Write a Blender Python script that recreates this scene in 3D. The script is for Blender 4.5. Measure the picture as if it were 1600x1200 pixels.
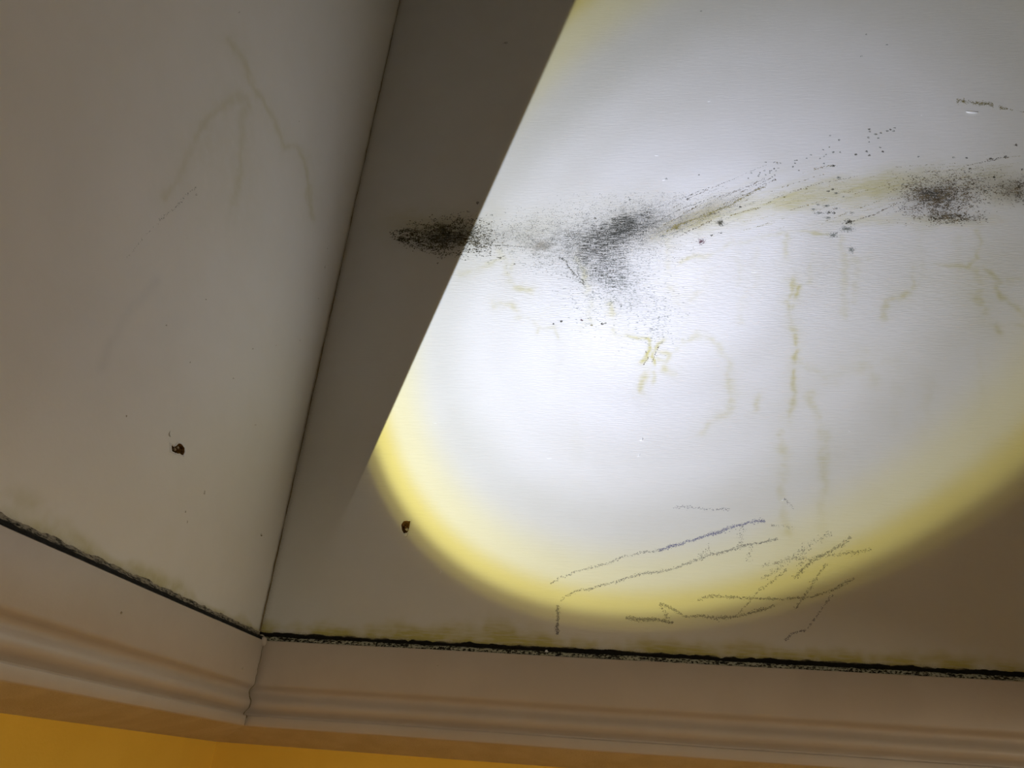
import bpy, math
import numpy as np
from mathutils import Matrix, Vector

for o in list(bpy.data.objects):
    bpy.data.objects.remove(o)
scene = bpy.context.scene
col = scene.collection
Z0 = 2.10            # height of the casing top above the floor; wall coordinates below are relative to it

# ------------------------------------------------------------------ camera
R = np.array([[0.9903940461, 0.1196627851, 0.0692852892],
              [0.0035461259, 0.4789277750, -0.8778471458],
              [-0.1382282837, 0.8696602809, 0.4739028776]])   # rows: camera right, down, forward
CAM = np.array([0.47789824, -1.0, -0.15821431])
FPX = 1165.0
cd = bpy.data.cameras.new('camera')
cam = bpy.data.objects.new('camera', cd)
col.objects.link(cam)
cd.sensor_fit = 'HORIZONTAL'
cd.sensor_width = 36.0
cd.lens = 36.0 * FPX / 1600.0
cd.clip_start = 0.01
m = Matrix.Identity(4)
for i in range(3):
    m[i][0] = R[0][i]
    m[i][1] = -R[1][i]
    m[i][2] = -R[2][i]
    m[i][3] = CAM[i] + (Z0 if i == 2 else 0)
cam.matrix_world = m
scene.camera = cam

# ------------------------------------------------------------------ world, exposure
w = bpy.data.worlds.new('world')
scene.world = w
w.use_nodes = True
w.node_tree.nodes['Background'].inputs[0].default_value = (0.02, 0.018, 0.015, 1)
w.node_tree.nodes['Background'].inputs[1].default_value = 0.2
scene.view_settings.view_transform = 'Standard'
scene.view_settings.look = 'None'
scene.view_settings.gamma = 1.0
scene.view_settings.use_curve_mapping = False
scene.view_settings.exposure = 0.0

# ------------------------------------------------------------------ torch (hand torch held low, left of the camera)
TORCH = Vector((-0.024, -0.90, -0.26 + Z0))
AXIS = Vector((0.438, 0.656, 0.6115)).normalized()


def torch_light(name, radius, watts, stops, tilt):
    """spot lamp whose beam profile runs over the angle from its axis; stops = [(degrees, (r, g, b))]"""
    ld = bpy.data.lights.new(name, 'SPOT')
    ld.energy = watts
    ld.spot_size = math.radians(100)
    ld.spot_blend = 0.15
    ld.shadow_soft_size = radius
    lo = bpy.data.objects.new(name, ld)
    col.objects.link(lo)
    lo.location = TORCH
    lo.rotation_euler = AXIS.to_track_quat('-Z', 'Y').to_euler()
    ld.use_nodes = True
    nt = ld.node_tree
    N = nt.nodes
    em = N['Emission']
    tc = N.new('ShaderNodeTexCoord')
    sep = N.new('ShaderNodeSeparateXYZ')
    nt.links.new(tc.outputs['Normal'], sep.inputs[0])
    ab = N.new('ShaderNodeMath'); ab.operation = 'ABSOLUTE'
    nt.links.new(sep.outputs['Z'], ab.inputs[0])
    ac = N.new('ShaderNodeMath'); ac.operation = 'ARCCOSINE'
    nt.links.new(ab.outputs[0], ac.inputs[0])
    mr = N.new('ShaderNodeMapRange')
    mr.inputs['From Max'].default_value = math.radians(50)
    nt.links.new(ac.outputs[0], mr.inputs['Value'])
    cr = N.new('ShaderNodeValToRGB')
    cr.color_ramp.interpolation = 'EASE'
    els = cr.color_ramp.elements
    els[0].position = stops[0][0] / 50; els[0].color = (*stops[0][1], 1)
    els[1].position = stops[-1][0] / 50; els[1].color = (*stops[-1][1], 1)
    for d, c in stops[1:-1]:
        e = els.new(d / 50); e.color = (*c, 1)
    nt.links.new(mr.outputs[0], cr.inputs[0])
    nt.links.new(cr.outputs['Color'], em.inputs['Color'])
    tl = N.new('ShaderNodeMath'); tl.operation = 'MULTIPLY_ADD'
    tl.inputs[1].default_value = tilt; tl.inputs[2].default_value = 1.0
    nt.links.new(sep.outputs['Y'], tl.inputs[0])
    nt.links.new(tl.outputs[0], em.inputs['Strength'])
    return lo


TILT = 1.35
torch_light('torch_beam', 0.0004, 92.0,
            [(0, (1.26, 1.38, 1.90)), (4, (1.12, 1.24, 1.71)), (8, (0.83, 0.93, 1.28)), (12, (0.68, 0.77, 1.04)), (16.0, (0.49, 0.57, 0.75)),
             (19.2, (0.54, 0.58, 0.50)), (21.0, (0.46, 0.43, 0.14)), (22.2, (0.12, 0.105, 0.03)), (22.9, (0.017, 0.0165, 0.0145)),
             (26, (0.011, 0.0108, 0.0098)), (29, (0.003, 0.003, 0.0025)), (40, (0, 0, 0))], TILT)
torch_light('torch_halo', 0.0010, 42.0,
            [(0, (0.45, 0.38, 0.15)), (15, (0.45, 0.38, 0.15)), (20.6, (0.52, 0.42, 0.10)), (22.2, (0.06, 0.042, 0.010)),
             (24, (0, 0, 0)), (40, (0, 0, 0))], TILT)

# the lower room's own warm lamp, under its ceiling, out of the shaft's sight
ld = bpy.data.lights.new('room_lamp', 'POINT')
ld.energy = 70.0
ld.color = (1.0, 0.88, 0.68)
ld.shadow_soft_size = 0.16
room_lamp = bpy.data.objects.new('room_lamp', ld)
col.objects.link(room_lamp)
room_lamp.location = (2.4, -2.1, -0.228 + Z0)

# ------------------------------------------------------------------ helpers
rng = np.random.default_rng(7)


def tag(o, label=None, cat=None, kind=None):
    if label: o['label'] = label
    if cat: o['category'] = cat
    if kind: o['kind'] = kind
    return o


def mesh_obj(name, verts, faces, mat, parent=None, smooth=False):
    me = bpy.data.meshes.new(name)
    me.from_pydata([tuple(v) for v in verts], [], [tuple(f) for f in faces])
    me.update()
    if smooth:
        me.polygons.foreach_set('use_smooth', [True] * len(me.polygons))
    o = bpy.data.objects.new(name, me)
    for mm in (mat if isinstance(mat, (list, tuple)) else [mat]):
        me.materials.append(mm)
    col.objects.link(o)
    if parent is not None:
        o.parent = parent
    else:
        o.location.z = Z0
    return o


def fast_mesh(name, verts, faces, mat, parent=None, smooth=False):
    """numpy build: verts (n,3), faces list of (k,3) / (k,4) int arrays"""
    me = bpy.data.meshes.new(name)
    me.vertices.add(len(verts))
    me.vertices.foreach_set('co', np.asarray(verts, np.float32).ravel())
    loops = np.concatenate([f.ravel() for f in faces]).astype(np.int32)
    sizes = np.concatenate([np.full(len(f), f.shape[1]) for f in faces])
    starts = np.concatenate([[0], np.cumsum(sizes)[:-1]]).astype(np.int32)
    me.loops.add(len(loops))
    me.loops.foreach_set('vertex_index', loops)
    me.polygons.add(len(sizes))
    me.polygons.foreach_set('loop_start', starts)
    if smooth:
        me.polygons.foreach_set('use_smooth', np.ones(len(sizes), bool))
    me.update(calc_edges=True)
    me.validate()
    me.materials.append(mat)
    o = bpy.data.objects.new(name, me)
    col.objects.link(o)
    if parent is not None:
        o.parent = parent
    else:
        o.location.z = Z0
    return o


def project(P):
    """wall point(s) -> photograph pixel(s)"""
    d = np.asarray(P, float) - CAM
    c = d @ R.T
    return np.stack([800 + FPX * c[..., 0] / c[..., 2], 600 + FPX * c[..., 1] / c[..., 2]], -1)


def ray(px):
    px = np.asarray(px, float)
    c = np.stack([(px[..., 0] - 800) / FPX, (px[..., 1] - 600) / FPX, np.ones(px.shape[:-1])], -1)
    return c @ R


def on_right(px):      # photograph pixel -> (x, z) on the right-hand wall
    d = ray(px)
    t = (0 - CAM[1]) / d[..., 1]
    p = CAM + t[..., None] * d
    return np.stack([p[..., 0], p[..., 2]], -1)


def on_left(px):       # photograph pixel -> (y, z) on the left-hand wall
    d = ray(px)
    t = (0 - CAM[0]) / d[..., 0]
    p = CAM + t[..., None] * d
    return np.stack([p[..., 1], p[..., 2]], -1)


_perm = rng.random((256, 256))


def vnoise(x, y):
    xi = np.floor(x).astype(int); yi = np.floor(y).astype(int)
    fx = x - xi; fy = y - yi
    fx = fx * fx * (3 - 2 * fx); fy = fy * fy * (3 - 2 * fy)
    a = _perm[xi % 256, yi % 256]; b = _perm[(xi + 1) % 256, yi % 256]
    c = _perm[xi % 256, (yi + 1) % 256]; d = _perm[(xi + 1) % 256, (yi + 1) % 256]
    return (a * (1 - fx) + b * fx) * (1 - fy) + (c * (1 - fx) + d * fx) * fy


def fbm(x, y, f, octv=4):
    s = 0; a = 0.5; t = 0
    for k in range(octv):
        s = s + a * vnoise(x * f + 17.3 * k, y * f + 5.1 * k); t += a
        f *= 2.03; a *= 0.55
    return s / t


def seg_dist(U, V, poly):
    best = np.full(U.shape, 1e9)
    for (x0, y0), (x1, y1) in zip(poly[:-1], poly[1:]):
        dx, dy = x1 - x0, y1 - y0
        t = np.clip(((U - x0) * dx + (V - y0) * dy) / (dx * dx + dy * dy + 1e-9), 0, 1)
        best = np.minimum(best, np.hypot(U - x0 - t * dx, V - y0 - t * dy))
    return best


def blob(U, V, cx, cy, rx, ry, rot=0.0):
    c, s = math.cos(math.radians(rot)), math.sin(math.radians(rot))
    a = ((U - cx) * c + (V - cy) * s) / rx
    b = (-(U - cx) * s + (V - cy) * c) / ry
    return np.exp(-(a * a + b * b) * 1.1)


# ------------------------------------------------------------------ materials
def new_mat(name, rough=0.6, spec=0.3):
    ma = bpy.data.materials.new(name)
    ma.use_nodes = True
    nt = ma.node_tree
    b = nt.nodes['Principled BSDF']
    b.inputs['Roughness'].default_value = rough
    b.inputs['Specular IOR Level'].default_value = spec
    return ma, nt, b


def n_noise(nt, vec, scale, detail=4, rough=0.55):
    n = nt.nodes.new('ShaderNodeTexNoise')
    n.inputs['Scale'].default_value = scale
    n.inputs['Detail'].default_value = detail
    n.inputs['Roughness'].default_value = rough
    nt.links.new(vec, n.inputs['Vector'])
    return n.outputs['Fac']


def n_coord(nt, sc):
    tc = nt.nodes.new('ShaderNodeTexCoord')
    mp = nt.nodes.new('ShaderNodeMapping')
    mp.inputs['Scale'].default_value = sc
    nt.links.new(tc.outputs['Object'], mp.inputs['Vector'])
    return mp.outputs['Vector']


def n_math(nt, op, a, b=None, c=None, clamp=False):
    n = nt.nodes.new('ShaderNodeMath'); n.operation = op; n.use_clamp = clamp
    for i, v in enumerate((a, b, c)):
        if v is None: continue
        if isinstance(v, (int, float)): n.inputs[i].default_value = v
        else: nt.links.new(v, n.inputs[i])
    return n.outputs[0]


def n_mix(nt, fac, a, b):
    n = nt.nodes.new('ShaderNodeMix'); n.data_type = 'RGBA'
    for sock, v in ((n.inputs[0], fac), (n.inputs[6], a), (n.inputs[7], b)):
        if isinstance(v, (int, float)): sock.default_value = v
        elif isinstance(v, tuple): sock.default_value = (*v, 1)
        else: nt.links.new(v, sock)
    return n.outputs[2]


def n_attr(nt, name):
    n = nt.nodes.new('ShaderNodeAttribute'); n.attribute_name = name
    return n.outputs['Fac']


def n_range(nt, v, a, b, c=0.0, d=1.0):
    n = nt.nodes.new('ShaderNodeMapRange')
    n.interpolation_type = 'SMOOTHSTEP'
    n.inputs['From Min'].default_value = a; n.inputs['From Max'].default_value = b
    n.inputs['To Min'].default_value = c; n.inputs['To Max'].default_value = d
    nt.links.new(v, n.inputs['Value'])
    return n.outputs[0]


def n_bump(nt, bsdf, h, strength, dist):
    n = nt.nodes.new('ShaderNodeBump')
    n.inputs['Distance'].default_value = dist
    if isinstance(strength, (int, float)): n.inputs['Strength'].default_value = strength
    else: nt.links.new(strength, n.inputs['Strength'])
    nt.links.new(h, n.inputs['Height'])
    nt.links.new(n.outputs[0], bsdf.inputs['Normal'])


PAINT = (0.80, 0.785, 0.745)


def wall_paint(name, grain, rough, spec, PAINT):
    """white wall paint: stains and tints (attributes yellow, brown, soot), brush-marked relief (attribute crackle)"""
    ma, nt, b = new_mat(name, rough, spec)
    fine = n_noise(nt, n_coord(nt, grain), 1.0, 3, 0.6)
    dash = n_noise(nt, n_coord(nt, tuple(g * 1.7 for g in grain)), 1.0, 2, 0.5)
    blot = n_noise(nt, n_coord(nt, (9, 9, 9)), 1.0, 4, 0.6)
    speck = n_noise(nt, n_coord(nt, (420, 420, 640)), 1.0, 2, 0.6)
    base = n_mix(nt, n_range(nt, blot, 0.35, 0.7), PAINT, tuple(c * k for c, k in zip(PAINT, (0.975, 0.97, 0.955))))
    yl = n_attr(nt, 'yellow')
    yf = n_math(nt, 'MULTIPLY', yl, n_range(nt, fine, 0.2, 0.65, 0.55, 1.1), clamp=True)
    c1 = n_mix(nt, yf, base, (0.53, 0.48, 0.17))
    br = n_attr(nt, 'brown')
    bf = n_math(nt, 'MULTIPLY', br, n_range(nt, speck, 0.3, 0.7, 0.5, 1.2), clamp=True)
    c2 = n_mix(nt, bf, c1, (0.17, 0.125, 0.055))
    so = n_attr(nt, 'soot')
    thr = n_math(nt, 'SUBTRACT', 1.0, n_math(nt, 'MULTIPLY', so, 0.72))
    sp = n_math(nt, 'ADD', n_math(nt, 'MULTIPLY', speck, 0.5), n_math(nt, 'MULTIPLY', dash, 0.5))
    sf = n_math(nt, 'MULTIPLY', n_math(nt, 'SUBTRACT', sp, n_math(nt, 'MULTIPLY', thr, 0.68)), 7.0, clamp=True)
    sf2 = n_math(nt, 'MULTIPLY', sf, n_math(nt, 'MULTIPLY', so, 2.5, clamp=True))
    hz = n_math(nt, 'MULTIPLY', so, 0.45)
    c3 = n_mix(nt, n_math(nt, 'MAXIMUM', sf2, hz, clamp=True), c2, (0.055, 0.055, 0.045))
    nt.links.new(c3, b.inputs['Base Color'])
    ck = n_attr(nt, 'crackle')
    h = n_math(nt, 'ADD', fine, n_math(nt, 'MULTIPLY', n_range(nt, dash, 0.42, 0.58), n_math(nt, 'MULTIPLY', ck, 1.4)))
    n_bump(nt, b, h, 0.38, 0.0008)
    return ma


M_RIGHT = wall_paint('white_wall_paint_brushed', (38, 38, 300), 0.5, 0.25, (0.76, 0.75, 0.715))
M_LEFT = wall_paint('white_wall_paint_smooth', (60, 60, 60), 0.5, 0.6, (0.87, 0.845, 0.79))  # base lighter than the right wall's, standing in for bounced torch light


def plain(name, c, c2=None, rough=0.6, spec=0.3, nscale=40, bump=0.0, bscale=300, dist=0.001):
    ma, nt, b = new_mat(name, rough, spec)
    c2 = c2 or tuple(k * 0.85 for k in c)
    f = n_range(nt, n_noise(nt, n_coord(nt, (1, 1, 1)), nscale, 4), 0.35, 0.65)
    nt.links.new(n_mix(nt, f, c, c2), b.inputs['Base Color'])
    if bump:
        n_bump(nt, b, n_noise(nt, n_coord(nt, (1, 1, 1)), bscale, 3), bump, dist)
    return ma


M_CASING = plain('casing_gloss_paint', (0.58, 0.50, 0.415), (0.55, 0.47, 0.385), 0.42, 0.4, 14, 0.25, 160, 0.0008)
M_SOFFIT = plain('soffit_paint', (0.62, 0.52, 0.36), (0.56, 0.46, 0.30), 0.6, 0.25, 30, 0.6, 420, 0.0012)
M_YELLOW = plain('yellow_wall_paint', (0.93, 0.60, 0.085), (0.90, 0.57, 0.075), 0.6, 0.25, 12, 0.3, 260, 0.0008)
M_WHITE = plain('upper_wall_white', (0.62, 0.61, 0.58), None, 0.6)
M_GREIGE = plain('grey_wall_paint', (0.22, 0.215, 0.20), None, 0.7)
M_FLOOR = plain('floor_boards', (0.13, 0.10, 0.075), (0.09, 0.07, 0.05), 0.45, 0.4, 8)
M_MOULD = plain('black_mould', (0.040, 0.042, 0.034), (0.10, 0.095, 0.065), 1.0, 0.0, 90)
M_SPINDLE = plain('brown_black_mould', (0.050, 0.045, 0.032), (0.13, 0.115, 0.075), 1.0, 0.0, 110)
M_MOULDB = plain('brown_mould', (0.075, 0.060, 0.040), (0.17, 0.13, 0.07), 1.0, 0.0, 90)
M_OLIVE = plain('olive_mould', (0.16, 0.14, 0.045), (0.25, 0.21, 0.08), 1.0, 0.0, 90)
M_OLIVEP = plain('pale_olive_smear', (0.34, 0.30, 0.15), (0.48, 0.44, 0.27), 1.0, 0.0, 90)
M_SMEAR = plain('smeared_grey_mould', (0.15, 0.15, 0.13), (0.30, 0.295, 0.255), 1.0, 0.0, 60)
M_GREY = plain('grey_mould', (0.15, 0.16, 0.135), (0.28, 0.29, 0.255), 1.0, 0.0, 90)
M_PURPLE = plain('purple_brown_mould', (0.14, 0.085, 0.09), (0.3, 0.22, 0.22), 1.0, 0.0, 90)
M_PENCIL = plain('pencil_graphite', (0.26, 0.255, 0.27), (0.36, 0.355, 0.37), 0.5, 0.4, 90)
M_PENCILB = plain('blue_grey_crayon', (0.20, 0.20, 0.33), (0.30, 0.30, 0.42), 0.7, 0.2, 90)
M_CRACK = plain('dark_crack', (0.20, 0.15, 0.075), (0.30, 0.24, 0.14), 1.0, 0.0, 120)
M_HOLE = plain('bare_plaster_hole', (0.30, 0.17, 0.06), (0.10, 0.055, 0.02), 0.9, 0.1, 240)
M_PLASTER = plain('crumbled_plaster', (0.62, 0.55, 0.44), (0.45, 0.37, 0.27), 0.9, 0.1, 300)
M_FLAKE = plain('loose_white_paint', (0.86, 0.86, 0.84), None, 0.35, 0.4)


def sealant_mat(name, pale, low, high, along, flip=False, s0=0.64, s1=0.82):
    ma, nt, b = new_mat(name, 0.85, 0.2)
    v = n_attr(nt, 'across')
    vl = n_math(nt, 'SUBTRACT', 1.0, v) if flip else v
    n1 = n_noise(nt, n_coord(nt, (40, 40, 200)), 1.0, 3, 0.6)
    n2 = n_noise(nt, n_coord(nt, (along, along, 420)), 1.0, 2, 0.7)
    n3 = n_noise(nt, n_coord(nt, (14, 14, 14)), 1.0, 2, 0.5)
    # lips go pale grey-green between black specks; how far up the pale reaches drifts along the joint
    lip = n_range(nt, n_math(nt, 'ADD', vl, n_math(nt, 'MULTIPLY', n3, 0.8)), low, high)
    spk = n_range(nt, n_math(nt, 'ADD', n2, n_math(nt, 'MULTIPLY', n1, 0.45)), s0, s1)
    c = n_mix(nt, n_math(nt, 'MULTIPLY', lip, spk), (0.010, 0.009, 0.007), pale)
    top = n_range(nt, n_math(nt, 'ADD', v, n_math(nt, 'MULTIPLY', n1, 0.35)), 0.34, 0.17)
    c = n_mix(nt, top, c, (0.36, 0.31, 0.17))
    nt.links.new(c, b.inputs['Base Color'])
    n_bump(nt, b, n2, 0.8, 0.002)
    return ma


M_SEAL_R = sealant_mat('mouldy_sealant', (0.42, 0.41, 0.31), 0.86, 1.06, 260)
M_SEAL_L = sealant_mat('mouldy_sealant_paler', (0.34, 0.30, 0.23), 0.58, 1.20, 150, True, 0.52, 0.86)

# ------------------------------------------------------------------ upper walls (dense skin so that stains and holes sit on it)
XR, YB, ZT, ZF = 1.50, -1.32, 1.60, -Z0     # shaft above the opening: x to XR, y to YB, top ZT; floor ZF
RX, RY = 3.2, -3.8                            # the lower room runs further


def ragged(c, r, n=14, amp=0.25, sq=0.0):
    a = np.linspace(0, 2 * math.pi, n, endpoint=False)
    k = 1 + amp * (rng.random(n) - 0.5) * 2
    if sq:
        k = k * (1 + sq * (np.abs(np.cos(2 * a + 0.6)) - 0.5))
    return np.stack([c[0] + r[0] * k * np.cos(a), c[1] + r[1] * k * np.sin(a)], -1)


def in_poly(U, V, poly):
    inside = np.zeros(U.shape, bool)
    n = len(poly)
    for i in range(n):
        x0, y0 = poly[i]; x1, y1 = poly[(i + 1) % n]
        cond = ((y0 > V) != (y1 > V)) & (U < (x1 - x0) * (V - y0) / (y1 - y0 + 1e-12) + x0)
        inside ^= cond
    return inside


def upper_wall(name, side, a0, a1, da, z0, z1, dz, mat, stain_fn, a_far, holes, label):
    """side 'R': skin in the plane y=0, a = x.  side 'L': skin in the plane x=0, a = -y.  holes = polygons in (a, z)"""
    na = int(round((a1 - a0) / da)) + 1
    nz = int(round((z1 - z0) / dz)) + 1
    A, Zg = np.meshgrid(np.linspace(a0, a1, na), np.linspace(z0, z1, nz))
    relief = (fbm(A + 3, Zg + 9, 3.0, 3) - 0.5) * 0.0016       # hand-plastered, never dead flat

    def place(a, d, z):
        a = np.asarray(a, float)
        return np.stack([a, d + 0 * a, z + 0 * a], -1) if side == 'R' else np.stack([-d + 0 * a, -a, z + 0 * a], -1)
    V0 = place(A.ravel(), relief.ravel(), Zg.ravel())
    idx = np.arange(na * nz).reshape(nz, na)
    q = np.stack([idx[:-1, :-1], idx[:-1, 1:], idx[1:, 1:], idx[1:, :-1]], -1).reshape(-1, 4)
    ca = (A[:-1, :-1] + da / 2).ravel(); cz = (Zg[:-1, :-1] + dz / 2).ravel()
    keep = np.ones(len(q), bool)
    for h in holes:
        keep &= ~in_poly(ca, cz, h.mean(0) + (h - h.mean(0)) * 1.10)
    q = q[keep]
    # coarse rest of the wall: below, above, beyond, and the body behind
    extra, ef = [], []

    def quad(p):
        k = len(V0) + len(extra)
        extra.extend(p); ef.append([k, k + 1, k + 2, k + 3])
    zb, th = -0.112, 0.12

    def rect(x0, x1, y0, y1, d):
        quad([place(x0, d, y0), place(x1, d, y0), place(x1, d, y1), place(x0, d, y1)])
    rect(a0, a_far, zb, z0, 0.0)
    rect(a1, a_far, z0, z1, 0.0)
    rect(a0, a_far, z1, ZT, 0.0)
    rect(a0 - 0.0, a_far, zb, ZT, th)
    quad([place(a0, 0, zb), place(a_far, 0, zb), place(a_far, th, zb), place(a0, th, zb)])
    quad([place(a0, 0, ZT), place(a_far, 0, ZT), place(a_far, th, ZT), place(a0, th, ZT)])
    quad([place(a_far, 0, zb), place(a_far, th, zb), place(a_far, th, ZT), place(a_far, 0, ZT)])
    quad([place(a0, 0, zb), place(a0, th, zb), place(a0, th, ZT), place(a0, 0, ZT)])
    verts = np.concatenate([V0, np.array(extra)])
    o = fast_mesh(name, verts, [q, np.array(ef)], mat, None, False)
    sm = np.zeros(len(o.data.polygons), bool); sm[:len(q)] = True
    o.data.polygons.foreach_set('use_smooth', sm)
    UV = project(place(A.ravel(), 0.0, Zg.ravel()))
    at = stain_fn(UV[:, 0], UV[:, 1], A.ravel(), Zg.ravel())
    for key, val in at.items():
        full = np.zeros(len(o.data.vertices), np.float32)
        full[:len(val)] = np.clip(val, 0, 1)
        o.data.attributes.new(key, 'FLOAT', 'POINT').data.foreach_set('value', full)
    return tag(o, label, 'wall', 'structure')


# drips and tide marks on the right-hand wall: (polyline in photograph pixels, half width, strength)
Y_RIGHT = [
    ([(1060, 410), (1120, 390), (1190, 370), (1260, 362), (1290, 365)], 3, .30),
    ([(1232, 365), (1226, 385), (1225, 405)], 5, .28), ([(1180, 385), (1178, 450)], 5, .12),
    ([(1240, 430), (1232, 470), (1236, 480)], 4, .45), ([(1245, 450), (1238, 490), (1243, 520), (1243, 560), (1240, 620)], 4, .50),
    ([(1240, 620), (1232, 655), (1222, 680)], 5, .40), ([(1222, 652), (1236, 660)], 4, .5),
    ([(1228, 640), (1225, 720), (1222, 770), (1230, 830)], 8, .26),
    ([(1262, 615), (1278, 650), (1290, 690), (1285, 770)], 7, .27), ([(1285, 770), (1288, 840)], 9, .14),
    ([(1245, 555), (1290, 592)], 6, .2), ([(1300, 590), (1340, 575), (1395, 572)], 10, .14), ([(1360, 560), (1370, 600)], 14, .12),
    ([(1385, 500), (1380, 485), (1395, 468), (1415, 462)], 5, .38),
    ([(1315, 375), (1320, 410), (1356, 406)], 5, .22), ([(1320, 420), (1322, 490)], 6, .16),
    ([(1456, 415), (1512, 416), (1531, 404), (1526, 362)], 3, .28), ([(1430, 420), (1426, 452)], 4, .25),
    ([(1536, 420), (1560, 445), (1558, 460), (1580, 475), (1600, 490), (1640, 500)], 4, .34),
    ([(1530, 422), (1528, 460), (1545, 500), (1562, 517)], 7, .34), ([(1555, 500), (1610, 516)], 4, .2), ([(1575, 440), (1620, 434)], 3, .2),
    ([(1528, 540), (1535, 590), (1530, 640)], 4, .12),
    ([(1065, 548), (1070, 535), (1090, 525), (1115, 532), (1135, 560), (1142, 590), (1140, 640), (1115, 655), (1095, 672)], 6, .30),
    ([(1137, 560), (1144, 600), (1140, 635)], 8, .24), ([(1185, 620), (1180, 645)], 5, .25), ([(1110, 420), (1100, 450), (1060, 470)], 4, .18),
    ([(719, 424), (740, 421), (762, 410), (785, 404)], 4, .28), ([(785, 398), (790, 430), (801, 448), (832, 456)], 5, .28),
    ([(800, 395), (798, 425)], 3, .22),
    ([(770, 475), (800, 475), (808, 495), (842, 506)], 5, .30), ([(840, 520), (846, 511), (866, 512), (869, 526)], 3, .34),
    ([(905, 400), (920, 445), (922, 490), (932, 511)], 4, .34), ([(930, 511), (945, 510)], 4, .35), ([(955, 480), (962, 515), (968, 531)], 5, .44),
    ([(915, 505), (908, 535), (925, 536)], 3, .25),
    ([(965, 522), (990, 525), (1012, 531), (1019, 545), (1010, 560), (1004, 572)], 2.6, .55),
    ([(1034, 533), (1024, 550), (1020, 566)], 2.6, .55), ([(1030, 546), (1053, 556), (1045, 566), (1030, 560)], 3, .34),
    ([(1008, 572), (1006, 590), (1003, 612)], 4, .36), ([(1018, 578), (1022, 600)], 3, .28), ([(1040, 575), (1055, 584)], 5, .36),
    ([(1066, 530), (1071, 552)], 3, .3), ([(875, 530), (872, 600)], 7, .10), ([(1045, 380), (1040, 440), (1070, 470)], 5, .15),
    ([(1120, 400), (1150, 395), (1155, 440)], 5, .12), ([(1440, 370), (1440, 450)], 6, .12), ([(1495, 365), (1500, 430)], 5, .14),
    ([(1165, 440), (1160, 500)], 6, .1), ([(1270, 400), (1262, 440)], 5, .15), ([(1340, 420), (1338, 470)], 5, .13),
    ([(900, 660), (905, 760)], 12, .05), ([(1450, 600), (1445, 680)], 10, .08), ([(1400, 600), (1402, 660)], 8, .07),
]


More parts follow.
